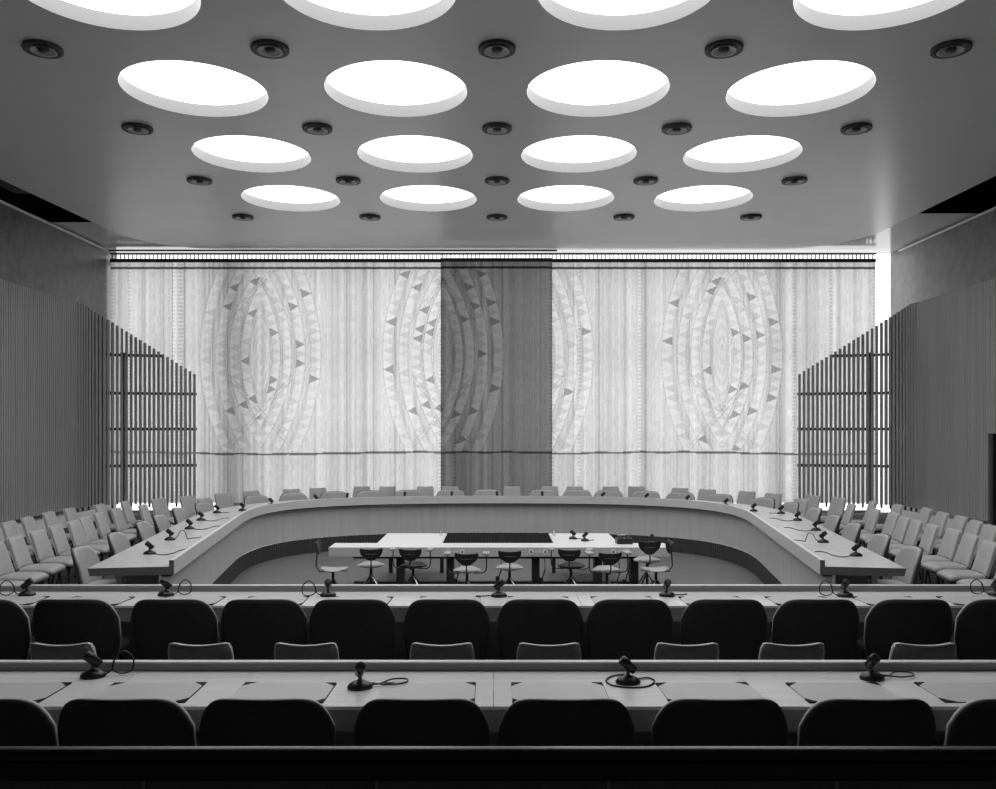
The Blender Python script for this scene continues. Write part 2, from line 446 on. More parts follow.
# ------------------------------------------------------------------ curtains
KX = 23.0 / F
LENS = [(-6.33, 4.25), (-1.44, 4.25), (0.96, 4.25), (6.02, 4.25)]
BANDS = [(1.62, 4.2, 0.28), (1.20, 3.35, 0.25), (0.84, 2.5, 0.25), (0.54, 1.95, 0.23)]
def weave(X, Z, seed, lenses, dark):
    """woven figure of the cloth: 1 = the lightest plain ground"""
    rg = np.random.default_rng(seed)
    C = np.full_like(X, 0.84)
    xs = X[0]; zs = Z[:, 0]; n = len(xs)
    def band_noise(step, amp):
        m = max(4, int((xs[-1] - xs[0]) / step)); return amp * np.interp(xs, np.linspace(xs[0], xs[-1], m), rg.normal(0, 1, m))
    th = np.convolve(rg.normal(0, 1, n), [0.25, 0.5, 0.25], 'same')
    C *= np.clip(1 + 0.12 * th + band_noise(0.35, 0.06) + band_noise(0.09, 0.06) + (band_noise(0.3, 0.14) if dark else 0), 0.4, 1.3)[None, :]
    # slubs: noise stretched along the thread
    sl = rg.normal(0, 1, (len(zs) // 7 + 2, n)); sl = np.repeat(sl, 7, 0)[:len(zs)]
    C *= 1 + 0.05 * sl + rg.normal(0, 0.03, C.shape)
    for _ in range(int((xs[-1] - xs[0]) * 2.2)):
        c = rg.uniform(xs[0], xs[-1]); C *= 1 - rg.uniform(0.15, 0.50) * np.exp(-((xs - c) / 0.014) ** 2)[None, :]
    lad = [rg.uniform(xs[0], xs[-1]) for _ in range(int((xs[-1] - xs[0]) * 0.55))] + [xs[0] + 0.06, xs[-1] - 0.06]
    for c in lad:                                           # ladder stitched strips
        sel = np.abs(xs - c) < 0.045
        C[:, sel] *= (0.84 + 0.22 * (np.sin(Z[:, :1] * 62) > 0))
    Zlo, Zhi = 1.70, 6.52
    for li in lenses:
        cx, cz = LENS[li]
        dx = X - cx; dz = Z - cz; edge = np.abs(dx)
        for bi, (a, bb, t) in enumerate(BANDS):
            prof = a * (1 - (dz / bb) ** 2); inn = prof - t
            ok = (prof > 0.0) & (Z > Zlo) & (Z < Zhi)
            inside = (edge < prof) & (edge > inn) & ok
            C[inside] = C[inside] * 0.5 + (0.68 if dark else 0.54)
            ln = ((np.abs(edge - prof) < 0.014) | (np.abs(edge - inn) < 0.012) | (np.abs(edge - inn + 0.05) < 0.010)) & ok
            C[ln] *= 0.76
            sp = 0.255
            ph = dz / sp + 0.37 * bi
            k = np.floor(ph).astype(int); fr = np.abs(ph - k - 0.5) * 2
            rel = (prof - edge) / t                          # 0 outer .. 1 inner
            tooth = fr < (rel * 0.98 if bi % 2 == 0 else rel * 0.98)
            for side in (-1, 1):
                hit = inside & (dx * side > 0) & tooth
                if not hit.any(): continue
                rr = np.random.default_rng(100 + li * 16 + bi * 2 + (side > 0))
                ks = np.arange(k.min(), k.max() + 1); h = rr.random(len(ks))
                fac = np.where(h < 0.15, 0.46, 0.78 + 0.16 * rr.random(len(ks)))
                C[hit] *= fac[k[hit] - k.min()]
        e = np.sqrt((dx / 0.30) ** 2 + (dz / 1.15) ** 2); core = (e < 1.0)
        C[core] *= 0.92 + 0.12 * (np.sin(e[core] * 26) > 0)
        for sgn in (-1, 1):                                  # crossing braids below and above the core
            for o_ in (0.0, 0.14):
                dd = np.abs(dz + 1.45 + o_ - sgn * dx * 1.1)
                sel = (dd < 0.035) & (edge < 0.85) & (Z > Zlo)
                C[sel] *= 0.76 + 0.18 * (np.sin(dz[sel] * 120) > 0)
                dd = np.abs(dz - 1.85 - o_ + sgn * dx * 1.1)
                sel = (dd < 0.035) & (edge < 0.95) & (Z < Zhi)
                C[sel] *= 0.78 + 0.18 * (np.sin(dz[sel] * 120) > 0)
    C[(Z > 6.545) & (Z < 6.605)] *= 0.12                      # seams under the heading and above the hem
    hz = 1.60 + 0.028 * np.sin(X * 0.75 + seed) + 0.008 * np.sin(X * 5.3)
    C[(Z > hz) & (Z < hz + 0.055)] *= 0.22
    low = Z < hz
    C[low] *= 0.90 + 0.08 * (np.sin(X[low] * 9) > 0.3)
    return np.clip(C, 0.02, 1.5)

def curtain(x0, x1, mat, Y, seed, label, lenses, dark=False, zt=6.75, z0=0.30):
    root = empty('curtain', ((x0 + x1) / 2, Y, 0), 0, label, 'curtain', 'patterned curtains across the window')
    nx = int((x1 - x0) / 0.021); nz = int((zt - z0) / 0.021)
    xs = np.linspace(x0, x1, nx + 1); zs = np.linspace(z0, zt, nz + 1)
    X, Z = np.meshgrid(xs, zs)
    C = weave(X, Z, seed, lenses, dark)
    rg = np.random.default_rng(seed + 5)
    ph = np.cumsum(np.interp(xs, np.linspace(x0, x1, 40), rg.uniform(15, 32, 40))) * (xs[1] - xs[0])
    amp = np.interp(xs, np.linspace(x0, x1, 50), rg.uniform(0.008, 0.030, 50))
    fold = np.sin(ph) * amp
    Yv = Y + fold[None, :] * (0.6 + 0.4 * (6.7 - Z) / 6.7) + 0 * Z
    V = np.stack([X - (x0 + x1) / 2, Yv - Y, Z], -1).reshape(-1, 3).astype(np.float32)
    me = bpy.data.meshes.new('cloth')
    idx = np.arange((nx + 1) * (nz + 1)).reshape(nz + 1, nx + 1)
    q = np.stack([idx[:-1, :-1], idx[:-1, 1:], idx[1:, 1:], idx[1:, :-1]], -1).reshape(-1, 4)
    me.vertices.add(len(V)); me.vertices.foreach_set('co', V.ravel())
    me.loops.add(q.size); me.loops.foreach_set('vertex_index', q.ravel().astype(np.int32))
    me.polygons.add(len(q)); me.polygons.foreach_set('loop_start', (np.arange(len(q)) * 4).astype(np.int32))
    me.update(calc_edges=True)
    me.polygons.foreach_set('use_smooth', np.ones(len(q), bool))
    ca = me.attributes.new('weave', 'FLOAT_COLOR', 'POINT')
    cc = np.repeat(C.reshape(-1, 1), 4, 1).astype(np.float32); cc[:, 3] = 1
    ca.data.foreach_set('color', cc.ravel())
    me.materials.append(mat); me.validate()
    o = bpy.data.objects.new('cloth', me); COL.objects.link(o); o.parent = root
    # heading tape along the top edge, with its loops
    xm = (x0 + x1) / 2
    hb = MB().box(x0 - xm, x1 - xm, -0.035, 0.035, zt - 0.015, zt + 0.075); hb.build('heading', M['tape'], root)
    lp = MB(); k = 0; x = x0 + 0.05
    while x < x1 - 0.03:
        lp.box(x - xm - 0.012, x - xm + 0.012, -0.01, 0.01, zt + 0.075, zt + 0.19); x += 0.11
    tag(lp.build('loops', M['tape'], root), kind='stuff')
    return root
curtain(XL + 0.05, -1.46, M['cloth_light'], 23.02, 3, 'long pale patterned curtain filling the left part of the window', (0, 1))
curtain(-1.50, 1.47, M['cloth_dark'], 22.93, 8, 'dark grey curtain panel hanging in the middle of the window', (1,), True)
curtain(1.43, 10.13, M['cloth_light'], 23.02, 17, 'long pale patterned curtain at the right, next to the bare window strip', (2, 3))
tk = empty('curtain_track', (0, 22.98, 6.98), 0, 'long thin dark curtain track under the back edge of the ceiling', 'curtain track')
MB().box(XL + 0.05, 10.14, -0.02, 0.12, -0.03, 0.0).build('lower_rail', M['post'], tk)
MB().box(XL + 0.05, 1.6, -0.09, -0.05, 0.03, 0.07).build('upper_rail', M['post'], tk)

# ------------------------------------------------------------------ slatted side screens
def screen_path(sg):
    """points of the batten wall from near to far and then across, for the left side; mirrored for the right"""
    pts = [(-10.02, y) for y in np.arange(9.0, 20.4, 0.085)]
    P0, P1, P2, P3 = (-10.02, 20.4), (-10.02, 21.25), (-9.75, 21.55), (-9.2, 21.68)
    for t in np.linspace(0, 1, 16): b_ = bez(P0, P1, P2, P3, t); pts.append((b_.x, b_.y))
    n = 12
    for t in np.linspace(0, 1, n + 1)[1:]: pts.append((-9.2 + 1.5 * t, 21.68 + 0.36 * t))
    return [(p[0] * sg, p[1]) for p in pts]
def slat_wall(sg, side):
    root = empty('slatted_screen', (0, 0, 0), 0, 'tall vertical batten screen along the ' + side + ' wall, sloping down towards the curtain', 'screen', 'slatted wood side screens')
    P = [Vector(p) for p in screen_path(sg)]
    acc = [0.0]
    for i in range(1, len(P)): acc.append(acc[-1] + (P[i] - P[i - 1]).length)
    def pos(sx):
        j = int(np.searchsorted(acc, sx)); j = max(1, min(j, len(P) - 1))
        t = (sx - acc[j - 1]) / max(1e-6, acc[j] - acc[j - 1]); d = (P[j] - P[j - 1]).normalized()
        return P[j - 1].lerp(P[j], t), d
    s_arc = 20.55 - 9.0
    total = acc[-1]
    def ztop(p):
        u = abs(p.x) / p.y * F                      # follows the sloping saw line
        if p.y < 20.75: return 5.28
        h = 126 - (413 - u) * (70.0 / 112.0)
        return max(3.6, CAMZ + h * p.y / F)
    ZB = 0.38
    # solid battened part
    bw = MB(); s0 = 0.0
    door0, door1 = (16.2 - 9.0, 17.45 - 9.0)
    while s0 < s_arc:
        p, d = pos(s0 + 0.04); nrm = Vector((-d.y, d.x)) * -sg * -1
        zb = ZB
        if sg < 0 and door0 < s0 < door1: zb = 2.17
        zt = ztop(p)
        inn = Vector((sg * 1.0, 0))
        bw.obox((p.x, p.y, (zb + zt) / 2), (d.x * 0.030, d.y * 0.030, 0), (-d.y * 0.03, d.x * 0.03, 0), (0, 0, (zt - zb) / 2))
        s0 += 0.085
    bw.build('batten_panel', M['batten'], root)
    bk = MB()
    x0, x1 = sorted((-10.09 * sg, -10.06 * sg))
    if sg < 0:
        bk.box(x0, x1, 9, 16.2, ZB, 5.26); bk.box(x0, x1, 16.2, 17.45, 2.17, 5.26); bk.box(x0, x1, 17.45, 20.4, ZB, 5.26)
    else: bk.box(x0, x1, 9, 20.4, ZB, 5.26)
    bk.build('backing_board', M['post'], root)
    # open slats across the corner
    s0 = s_arc; ob = MB(); s_open = s0
    while s0 < total:
        p, d = pos(s0); zt = ztop(p)
        ob.obox((p.x, p.y, (ZB + zt) / 2), (d.x * 0.030, d.y * 0.030, 0), (-d.y * 0.045, d.x * 0.045, 0), (0, 0, (zt - ZB) / 2))
        s0 += 0.108
    ob.build('slats', M['batten'], root)
    # horizontal rails behind the slats, post
    for z in (CAMZ + 1.91, CAMZ + 0.95, CAMZ + 0.05, CAMZ - 0.88):
        rb = MB(); pts = []
        for s1 in np.linspace(s_arc + 0.75, total, 12):
            p, d = pos(s1)
            if ztop(p) > z + 0.03: pts.append((p.x - d.y * sg * 0.05, p.y + d.x * sg * 0.05, z))
        for i in range(len(pts) - 1):
            a, c = Vector(pts[i]), Vector(pts[i + 1]); dd = (c - a)
            nn = Vector((-dd.y, dd.x, 0)).normalized()
            rb.obox((a + c) / 2, dd / 2, nn * 0.02, (0, 0, 0.035))
        rb.build('rail', M['post'], root)
    p, d = pos(s_arc + 1.28)
    MB().box(p.x - 0.05, p.x + 0.05, p.y + 0.06, p.y + 0.16, ZB, ztop(p) - 0.6).build('post', M['post'], root)
    # feet of the open slats and white plinth below
    s0 = s_arc; fb = MB()
    while s0 < total:
        p, d = pos(s0); fb.box(p.x - 0.02, p.x + 0.02, p.y - 0.02, p.y + 0.02, ZB - 0.09, ZB); s0 += 0.216
    fb.build('feet', M['post'], root)
    return root
slat_wall(1, 'left'); slat_wall(-1, 'right')
for sg, nm in ((1, 'trim_plinth_left'), (-1, 'trim_plinth_right')):
    mb = MB()
    x0, x1 = sorted((XL * sg if sg > 0 else XR, -9.9 * sg))
    if sg > 0: mb.box(x0, x1, 9.0, 21.2, 0, 0.29)
    else:
        mb.box(x0, x1, 9.0, 16.2, 0, 0.29); mb.box(x0, x1, 17.45, 21.2, 0, 0.29)
    tag(mb.build(nm, M['plinth']), kind='structure')
dr = tag(MB().box(10.12, 10.2, 16.2, 17.45, 0, 2.17).build('door_1', M['door']), kind='structure')
MB().box(10.03, 10.16, 17.40, 17.46, 0, 2.19).build('door_frame', M['post'], dr)
MB().tube([(10.1, 16.35, 1.0), (10.06, 16.35, 1.0), (10.06, 16.45, 1.0)], 0.012).build('door_handle', M['chrome'], dr)

# ------------------------------------------------------------------ horseshoe table
hs = empty('horseshoe_table', (0, 14, 0), 0, 'big pale wood horseshoe conference table around the sunken floor', 'table')
def hpart(name, mb, mat, bevel=0.0):
    o = mb.build(name, mat, hs, bevel); o.matrix_parent_inverse = Matrix.Translation((0, -14, 0)); return o
hpart('tabletop', sweep(MB(), [(0.05, 0.70), (0.05, 0.74), (0.89, 0.74), (0.87, 0.655), (0.05, 0.655)]), M['horse_top'])
hpart('raised_edge', sweep(MB(), [(0.0, 0.65), (0.0, 0.81), (0.05, 0.81), (0.05, 0.65)]), M['horse_fascia'])
hpart('apron', sweep(MB(), [(0.13, 0.004), (0.13, 0.655), (0.16, 0.655), (0.16, 0.004)]), M['apron'])
hpart('shadow_gap', sweep(MB(), [(0.03, 0.63), (0.03, 0.652), (0.13, 0.652), (0.13, 0.63)], caps=True), M['post'])
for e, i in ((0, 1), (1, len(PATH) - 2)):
    for (d0, d1, nm, mt) in ((0.17, 0.56, 'end_panel', 'endshade'), (0.62, 0.68, 'leg', 'horse_fascia')):  # end panel takes the tone with shade painted in
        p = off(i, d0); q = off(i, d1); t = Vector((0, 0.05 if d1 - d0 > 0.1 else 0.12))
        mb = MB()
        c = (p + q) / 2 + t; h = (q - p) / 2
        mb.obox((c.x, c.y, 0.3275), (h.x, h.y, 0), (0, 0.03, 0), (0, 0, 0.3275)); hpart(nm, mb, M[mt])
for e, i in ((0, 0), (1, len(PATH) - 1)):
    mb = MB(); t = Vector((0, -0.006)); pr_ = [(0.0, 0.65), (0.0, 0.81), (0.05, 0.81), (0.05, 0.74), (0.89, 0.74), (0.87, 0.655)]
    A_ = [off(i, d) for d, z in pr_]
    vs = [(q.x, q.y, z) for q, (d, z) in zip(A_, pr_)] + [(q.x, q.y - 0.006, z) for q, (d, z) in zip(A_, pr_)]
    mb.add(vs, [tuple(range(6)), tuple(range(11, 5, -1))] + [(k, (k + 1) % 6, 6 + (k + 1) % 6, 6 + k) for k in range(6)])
    hpart('end_shade_skin', mb, M['endshade'])  # thin added skin, its dark colour stands in for shade on the end
for k in range(9):
    i = 14 + k * (len(PATH) - 28) // 8
    c = off(i, 0.34); nn = NRM[i]; tt = Vector((nn.y, -nn.x))
    hpart('leg', MB().obox((c.x, c.y, 0.3275), (nn.x * 0.12, nn.y * 0.12, 0), (tt.x * 0.025, tt.y * 0.025, 0), (0, 0, 0.3275)), M['apron'])

# ------------------------------------------------------------------ delegates' desks (two straight rows)
def desk(name, label, y0, y1, xh, seams):
    r0 = empty(name, (0, (y0 + y1) / 2, 0), 0, label, 'desk', 'long straight delegate desks')
    ym = (y0 + y1) / 2; a, c = y0 - ym, y1 - ym
    xs = [-xh] + seams + [xh]
    for i in range(len(xs) - 1):
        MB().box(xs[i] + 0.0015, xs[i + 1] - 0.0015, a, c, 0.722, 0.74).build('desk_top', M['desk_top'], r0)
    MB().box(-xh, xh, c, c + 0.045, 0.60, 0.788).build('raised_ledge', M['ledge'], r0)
    MB().box(-xh, xh, c - 0.002, c + 0.047, 0.788, 0.798).build('ledge_highlight', M['cap'], r0, 0.003)  # added pale strip, the ledge's top highlight put into its colour
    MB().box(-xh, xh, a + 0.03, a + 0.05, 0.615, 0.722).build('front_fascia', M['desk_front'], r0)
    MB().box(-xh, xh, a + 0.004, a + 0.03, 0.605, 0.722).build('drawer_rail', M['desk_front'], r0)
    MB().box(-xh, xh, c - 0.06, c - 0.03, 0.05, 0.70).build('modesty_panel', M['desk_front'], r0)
    for x in xs:
        x2 = max(-xh + 0.03, min(xh - 0.03, x))
        MB().box(x2 - 0.025, x2 + 0.025, a + 0.42, c - 0.06, 0, 0.70).build('support', M['desk_front'], r0)
    return r0
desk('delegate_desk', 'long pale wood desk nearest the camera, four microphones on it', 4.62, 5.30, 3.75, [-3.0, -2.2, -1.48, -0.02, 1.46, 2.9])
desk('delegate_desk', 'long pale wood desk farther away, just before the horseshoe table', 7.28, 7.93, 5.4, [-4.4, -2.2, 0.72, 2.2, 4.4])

# ------------------------------------------------------------------ chairs
def make_delegate():
    r0 = empty('delegate_chair')
    def ztop(s): return 0.856 - 0.012 * s * s - 0.17 * abs(s) ** 7
    def hw(t): return 0.288 + 0.058 * min(1, t * 1.7) ** 0.7
    def back(o_, th, dz, gw):
        def fn(u, v, side):
            s = u * 2 - 1
            x = s * (hw(v) + gw)
            zt = ztop(s) + dz; z0 = 0.27
            z = z0 + v * (zt - z0)
            y = -0.16 - 0.20 * (z - 0.33) + 0.85 * x * x + o_ - (th if side else 0)
            return (x, y, z)
        return fn
    MB().slab(back(-0.028, 0.022, 0.004, 0.006), 28, 16).build('back_shell', M['leather_dark'], r0)
    MB().slab(back(0.002, 0.030, 0.0, 0.0), 28, 16).build('backrest', M['leather'], r0)
    def seat(u, v, side):
        s = u * 2 - 1; t = v * 2 - 1
        rr = 1 - 0.10 * (abs(s) ** 6 + abs(t) ** 6)
        x = s * 0.268 * (1 - 0.08 * abs(t) ** 6) ; y = 0.075 + t * 0.23 * (1 - 0.05 * abs(s) ** 6)
        return (x, y, 0.45 - 0.03 * abs(s) ** 5 - 0.03 * abs(t) ** 5 - 0.01 * (1 - s * s) * (1 - t * t) if not side else 0.36)
    MB().slab(seat, 14, 14).build('seat', M['leather'], r0)
    MB().box(-0.2, 0.2, -0.12, 0.22, 0.32, 0.36).build('seat_frame', M['iron'], r0)
    for sx in (-1, 1):
        for (ya, yb) in ((0.2, 0.25), (-0.1, -0.18)):
            MB().tube([(sx * 0.2, ya, 0.34), (sx * 0.24, yb, 0.0)], [0.018, 0.013], 8).build('leg', M['iron'], r0)
    return r0

def make_adviser():
    r0 = empty('adviser_chair')
    def back(u, v, side):
        s = u * 2 - 1
        x = s * (0.222 - 0.020 * v) * (1 - 0.05 * max(0, v - 0.93) * 14 * abs(s) ** 6)
        z = 0.43 + v * (0.415 - 0.014 * abs(s) ** 12 - 0.018 * (1 - s * s))
        bul = 0.018 * (1 - abs(s) ** 4) * (1 - abs(2 * v - 1) ** 4)
        y = -0.20 - 0.30 * (z - 0.43) + 0.9 * x * x + (bul if not side else -0.034)
        return (x, y, z)
    MB().slab(back, 14, 12).build('backrest', M['leather'], r0)
    def rear(u, v, side):
        x, y, z = back(0.02 + 0.96 * u, 0.02 + 0.955 * v, 1); return (x, y - (0.001 if not side else 0.008), z)
    MB().slab(rear, 12, 8).build('back_cover', M['leather_mid'], r0)
    pts = [back(0.0, v, 1) for v in np.linspace(0, 1, 9)] + [back(u, 1, 1) for u in np.linspace(0.05, 0.95, 14)] + [back(1, v, 1) for v in np.linspace(1, 0, 9)]
    MB().tube(pts, 0.0055, 6).build('piping', M['piping'], r0)
    def seat(u, v, side):
        s = u * 2 - 1; t = v * 2 - 1
        k = 1 - 0.08 * abs(t) ** 6
        x = s * 0.235 * k; y = 0.03 + t * 0.24 * (1 - 0.07 * abs(s) ** 6)
        return (x, y, 0.462 - 0.035 * abs(s) ** 5 - 0.035 * abs(t) ** 5 if not side else 0.365)
    MB().slab(seat, 14, 14).build('seat', M['leather'], r0)
    MB().box(-0.19, 0.19, -0.16, 0.20, 0.33, 0.365).build('seat_frame', M['iron'], r0)
    for sx in (-1, 1):
        for (ya, yb) in ((0.19, 0.22), (-0.14, -0.2)):
            MB().tube([(sx * 0.18, ya, 0.34), (sx * 0.205, yb, 0.0)], [0.016, 0.012], 8).build('leg', M['iron'], r0)
    return r0

D0 = make_delegate(); D0['category'] = 'chair'
A0c = make_adviser(); A0c['category'] = 'chair'
used = {'d': False, 'a': False}
def place(kind, x, y, rz, label, group):
    src = D0 if kind == 'd' else A0c
    if not used[kind]:
        used[kind] = True
        if src.name not in TREE: TREE[src.name] = [(c, kids(c)) for c in kids(src)]
        src.location = (x, y, 0); src.rotation_euler = (0, 0, rz); src['label'] = label; src['group'] = group
    else: copy_tree(src, (x, y, 0), rz, label, group)

for i, u in enumerate((-12, 127, 268, 422, 566.5, 719, 866.5, 1015)):
    Yc = 4.40
    place('d', (u - U0) * (Yc + 0.1) / F, Yc + 0.25, 0, 'dark-backed wide chair, ' + ORD[i] + ' from left at the desk nearest the camera', 'chairs at the nearest desk')
for i, u in enumerate((-15, 76, 174, 264, 352.7, 447, 540, 629.7, 724, 816, 909, 1000)):
    Yc = 7.0
    place('d', (u - U0) * (Yc + 0.08) / F, Yc + 0.24, 0, 'dark-backed wide chair, ' + ORD[i] + ' from left at the farther straight desk', 'chairs at the farther desk')
for i, u in enumerate((62, 200, 306, 442, 549, 687, 792.5, 924)):
    Yc = 5.62
    place('a', (u - U0) * Yc / F, Yc + 0.30, 0, 'small light-edged chair, ' + ORD[i] + ' from left in the row behind the nearest desk', 'small chairs behind the nearest desk')

# chairs along the outside of the horseshoe
hl = [(-4.77, 10.1), (-4.98, 11.45), (-5.2, 12.8), (-5.34, 14.0), (-5.45, 15.2), (-5.24, 16.35)]
hr = [(4.74, 10.15), (4.92, 11.35), (5.1, 12.65), (5.3, 13.9), (5.46, 15.15), (5.28, 16.35)]
def head(x, y): # face the table: nearest outward normal
    i = min(range(len(PATH)), key=lambda k: (off(k, 1.3) - Vector((x, y))).length)
    nn = NRM[i]; return math.atan2(nn.x, -nn.y)
def clear(x, y, d):     # keep at least d from the inner edge of the table
    i = min(range(len(PATH)), key=lambda k: (PATH[k] - Vector((x, y))).length)
    dd = (Vector((x, y)) - PATH[i]).dot(NRM[i])
    if dd < d: p = PATH[i] + NRM[i] * d; return p.x, p.y
    return x, y
for nm, lst in (('left', hl), ('right', hr)):
    for i, (x, y) in enumerate(lst):
        a = head(x, y); fx, fy = -math.sin(a), math.cos(a)
        # measured point is the top of the back; the chair origin lies in front of it
        X, Y = clear(x + fx * 0.2, y + fy * 0.2, 1.0)
        place('d', X, Y, a, 'wide grey chair on the ' + nm + ' arm of the horseshoe table, ' + ORD[i] + ' from the camera end', 'chairs around the horseshoe table')
back_u = (262, 298, 335, 371, 398, 449, 486, 542, 565, 600, 627, 662, 695, 732)
lastp = None; cnt = 0
for i, u in enumerate(back_u):
    (x, y), a = on_row(1.12, u)
    if lastp and (Vector((x, y)) - lastp).length < 0.80:
        x = lastp.x + 0.76
        (x, y), a = on_row(1.12, U0 + F * x / y)
    lastp = Vector((x, y))
    place('d', x, y, a, 'wide grey chair behind the far curve of the horseshoe table, ' + ORD[i] + ' from left', 'chairs around the horseshoe table')

# side rows of small chairs
lf = [(-6.05, 9.95), (-6.15, 10.6), (-6.27, 11.26), (-6.34, 11.94), (-6.43, 12.6), (-6.46, 13.2), (-6.6, 13.85), (-6.72, 14.6), (-6.77, 15.36), (-6.57, 16.05)]
rf_ = [(6.0, 10.05), (6.12, 10.75), (6.27, 11.45), (6.36, 12.05), (6.37, 12.65), (6.43, 13.25), (6.53, 13.85), (6.68, 14.55), (6.65, 15.2), (6.64, 16.2)]
lb = [(-7.35, 12.45), (-7.4, 13.1), (-7.5, 13.8), (-7.6, 14.65), (-7.6, 15.36), (-7.45, 16.2), (-7.25, 16.85)]
rb_ = [(7.2, 12.6), (7.34, 13.25), (7.46, 13.9), (7.53, 14.6), (7.64, 15.36), (7.5, 16.15), (7.35, 16.9)]
for nm, row, lst in (('left', 'inner', lf), ('right', 'inner', rf_), ('left', 'outer', lb), ('right', 'outer', rb_)):
    for i, (x, y) in enumerate(lst):
        a = -PI / 2 if nm == 'left' else PI / 2
        a += (0.10 if nm == 'left' else -0.10) + random.uniform(-0.05, 0.05)
        fx, fy = -math.sin(a), math.cos(a)
        place('a', x + fx * 0.26, y + fy * 0.26, a, 'grey chair in the ' + row + ' row along the ' + nm + ' wall, ' + ORD[i] + ' from the camera end', 'side rows of grey chairs')
corner_l = [(-6.83, 17.55), (-5.95, 17.7), (-6.5, 18.25), (-6.0, 19.0)]
corner_r = [(6.1, 17.45), (7.0, 17.8), (6.7, 18.45), (6.05, 19.0)]
for nm, lst in (('left', corner_l), ('right', corner_r)):
    for i, (x, y) in enumerate(lst):
        a = head(x, y); fx, fy = -math.sin(a), math.cos(a)
        place('a', x + fx * 0.2, y + fy * 0.2, a, 'grey chair by the far ' + nm + ' corner of the horseshoe, ' + ORD[i] + ' counting away from the camera', 'side rows of grey chairs')
rear_u = (253, 293, 319, 361, 387, 425, 450, 512, 550, 575, 611, 637, 679, 706, 745)
rz_ = {253: 19.75, 293: 20.4, 319: 20.8, 706: 20.3, 745: 19.65, 679: 20.75}
for i, u in enumerate(rear_u):
    Y = rz_.get(u, 21.35); x = (u - U0) * Y / F
    a = head(x, Y) if abs(x) > 4 else PI + random.uniform(-0.06, 0.06)
    fx, fy = -math.sin(a), math.cos(a)
    place('a', x + fx * 0.2, Y + fy * 0.2, a, 'grey chair in the row right before the curtain, ' + ORD[i] + ' from left', 'grey chairs before the curtain')

# ------------------------------------------------------------------ microphones
def mic_proto(cable, ang, name='desk_microphone'):
    r0 = empty(name); r0['category'] = 'microphone'
    MB().lathe([(0.072, 0.0), (0.074, 0.012), (0.062, 0.028), (0.035, 0.042), (0.012, 0.05), (0.001, 0.05)], 28, sx=1.0, sy=0.8).build('base', M['black'], r0, fix=True)
    MB().tube([(0, 0, 0.045), (0.0, 0, 0.075), (math.sin(ang) * 0.006, -math.cos(ang) * 0.006, 0.088)], 0.012, 10).build('stem', M['black'], r0)
    dh = Vector((math.sin(ang), -math.cos(ang), 0)); a = dh * -0.042 + Vector((0, 0, 0.072)); d = (dh * 0.78 + Vector((0, 0, 0.62))).normalized()
    hd = MB().tube([a, a + d * 0.004, a + d * 0.05, a + d * 0.055, a + d * 0.100, a + d * 0.108], [0.020, 0.026, 0.026, 0.031, 0.031, 0.022], 16).build('microphone_head', M['grille'], r0)
    MB().tube([(p[0], p[1], p[2]) for p in cable], 0.005, 6).build('cable', M['rubber'], r0)
    return r0
def smooth_pts(pts, n=8):
    out = []
    P = [Vector(p) for p in pts]
    for i in range(len(P) - 1):
        p0, p1, p2, p3 = P[max(i - 1, 0)], P[i], P[i + 1], P[min(i + 2, len(P) - 1)]
        for k in range(n):
            t = k / n
            out.append(0.5 * ((2 * p1) + (-p0 + p2) * t + (2 * p0 - 5 * p1 + 4 * p2 - p3) * t * t + (-p0 + 3 * p1 - 3 * p2 + p3) * t ** 3))
    out.append(P[-1])
    for q in out: q.z = max(q.z, 0.0052)
    return out
loop_r = smooth_pts([(0.06, 0, 0.014), (0.12, 0.02, 0.013), (0.2, 0.09, 0.013), (0.28, 0.07, 0.013), (0.26, 0.0, 0.013), (0.16, -0.02, 0.014), (0.07, 0.03, 0.016)])
loop_round = smooth_pts([(0.05, 0.03, 0.012), (0.13, 0.09, 0.006), (0.16, 0.02, 0.005), (0.1, -0.08, 0.005), (0, -0.105, 0.005), (-0.1, -0.06, 0.005), (-0.125, 0.03, 0.006), (-0.08, 0.12, 0.006), (0.0, 0.16, 0.006)])
coil_up = smooth_pts([(0.06, 0, 0.012), (0.1, 0.01, 0.03), (0.12, 0.01, 0.1), (0.17, 0.01, 0.14), (0.22, 0.01, 0.1), (0.22, 0.0, 0.03), (0.16, -0.01, 0.012), (0.11, 0.0, 0.04), (0.12, 0.02, 0.1)])
wave = smooth_pts([(0.05, 0, 0.012), (0.12, -0.09, 0.006), (0.20, -0.13, 0.006), (0.27, 0.0, 0.006), (0.29, 0.20, 0.006), (0.35, 0.32, 0.006), (0.41, 0.26, 0.006)])
wave2 = smooth_pts([(0.05, 0, 0.012), (0.1, 0.0, 0.05), (0.13, 0.0, 0.11), (0.18, 0.01, 0.12), (0.21, 0.02, 0.05), (0.22, 0.05, 0.006), (0.26, 0.12, 0.006), (0.32, 0.16, 0.006), (0.36, 0.24, 0.006)])
short = smooth_pts([(0.05, 0.0, 0.012), (0.1, 0.03, 0.006), (0.15, 0.02, 0.006), (0.2, 0.05, 0.006)])

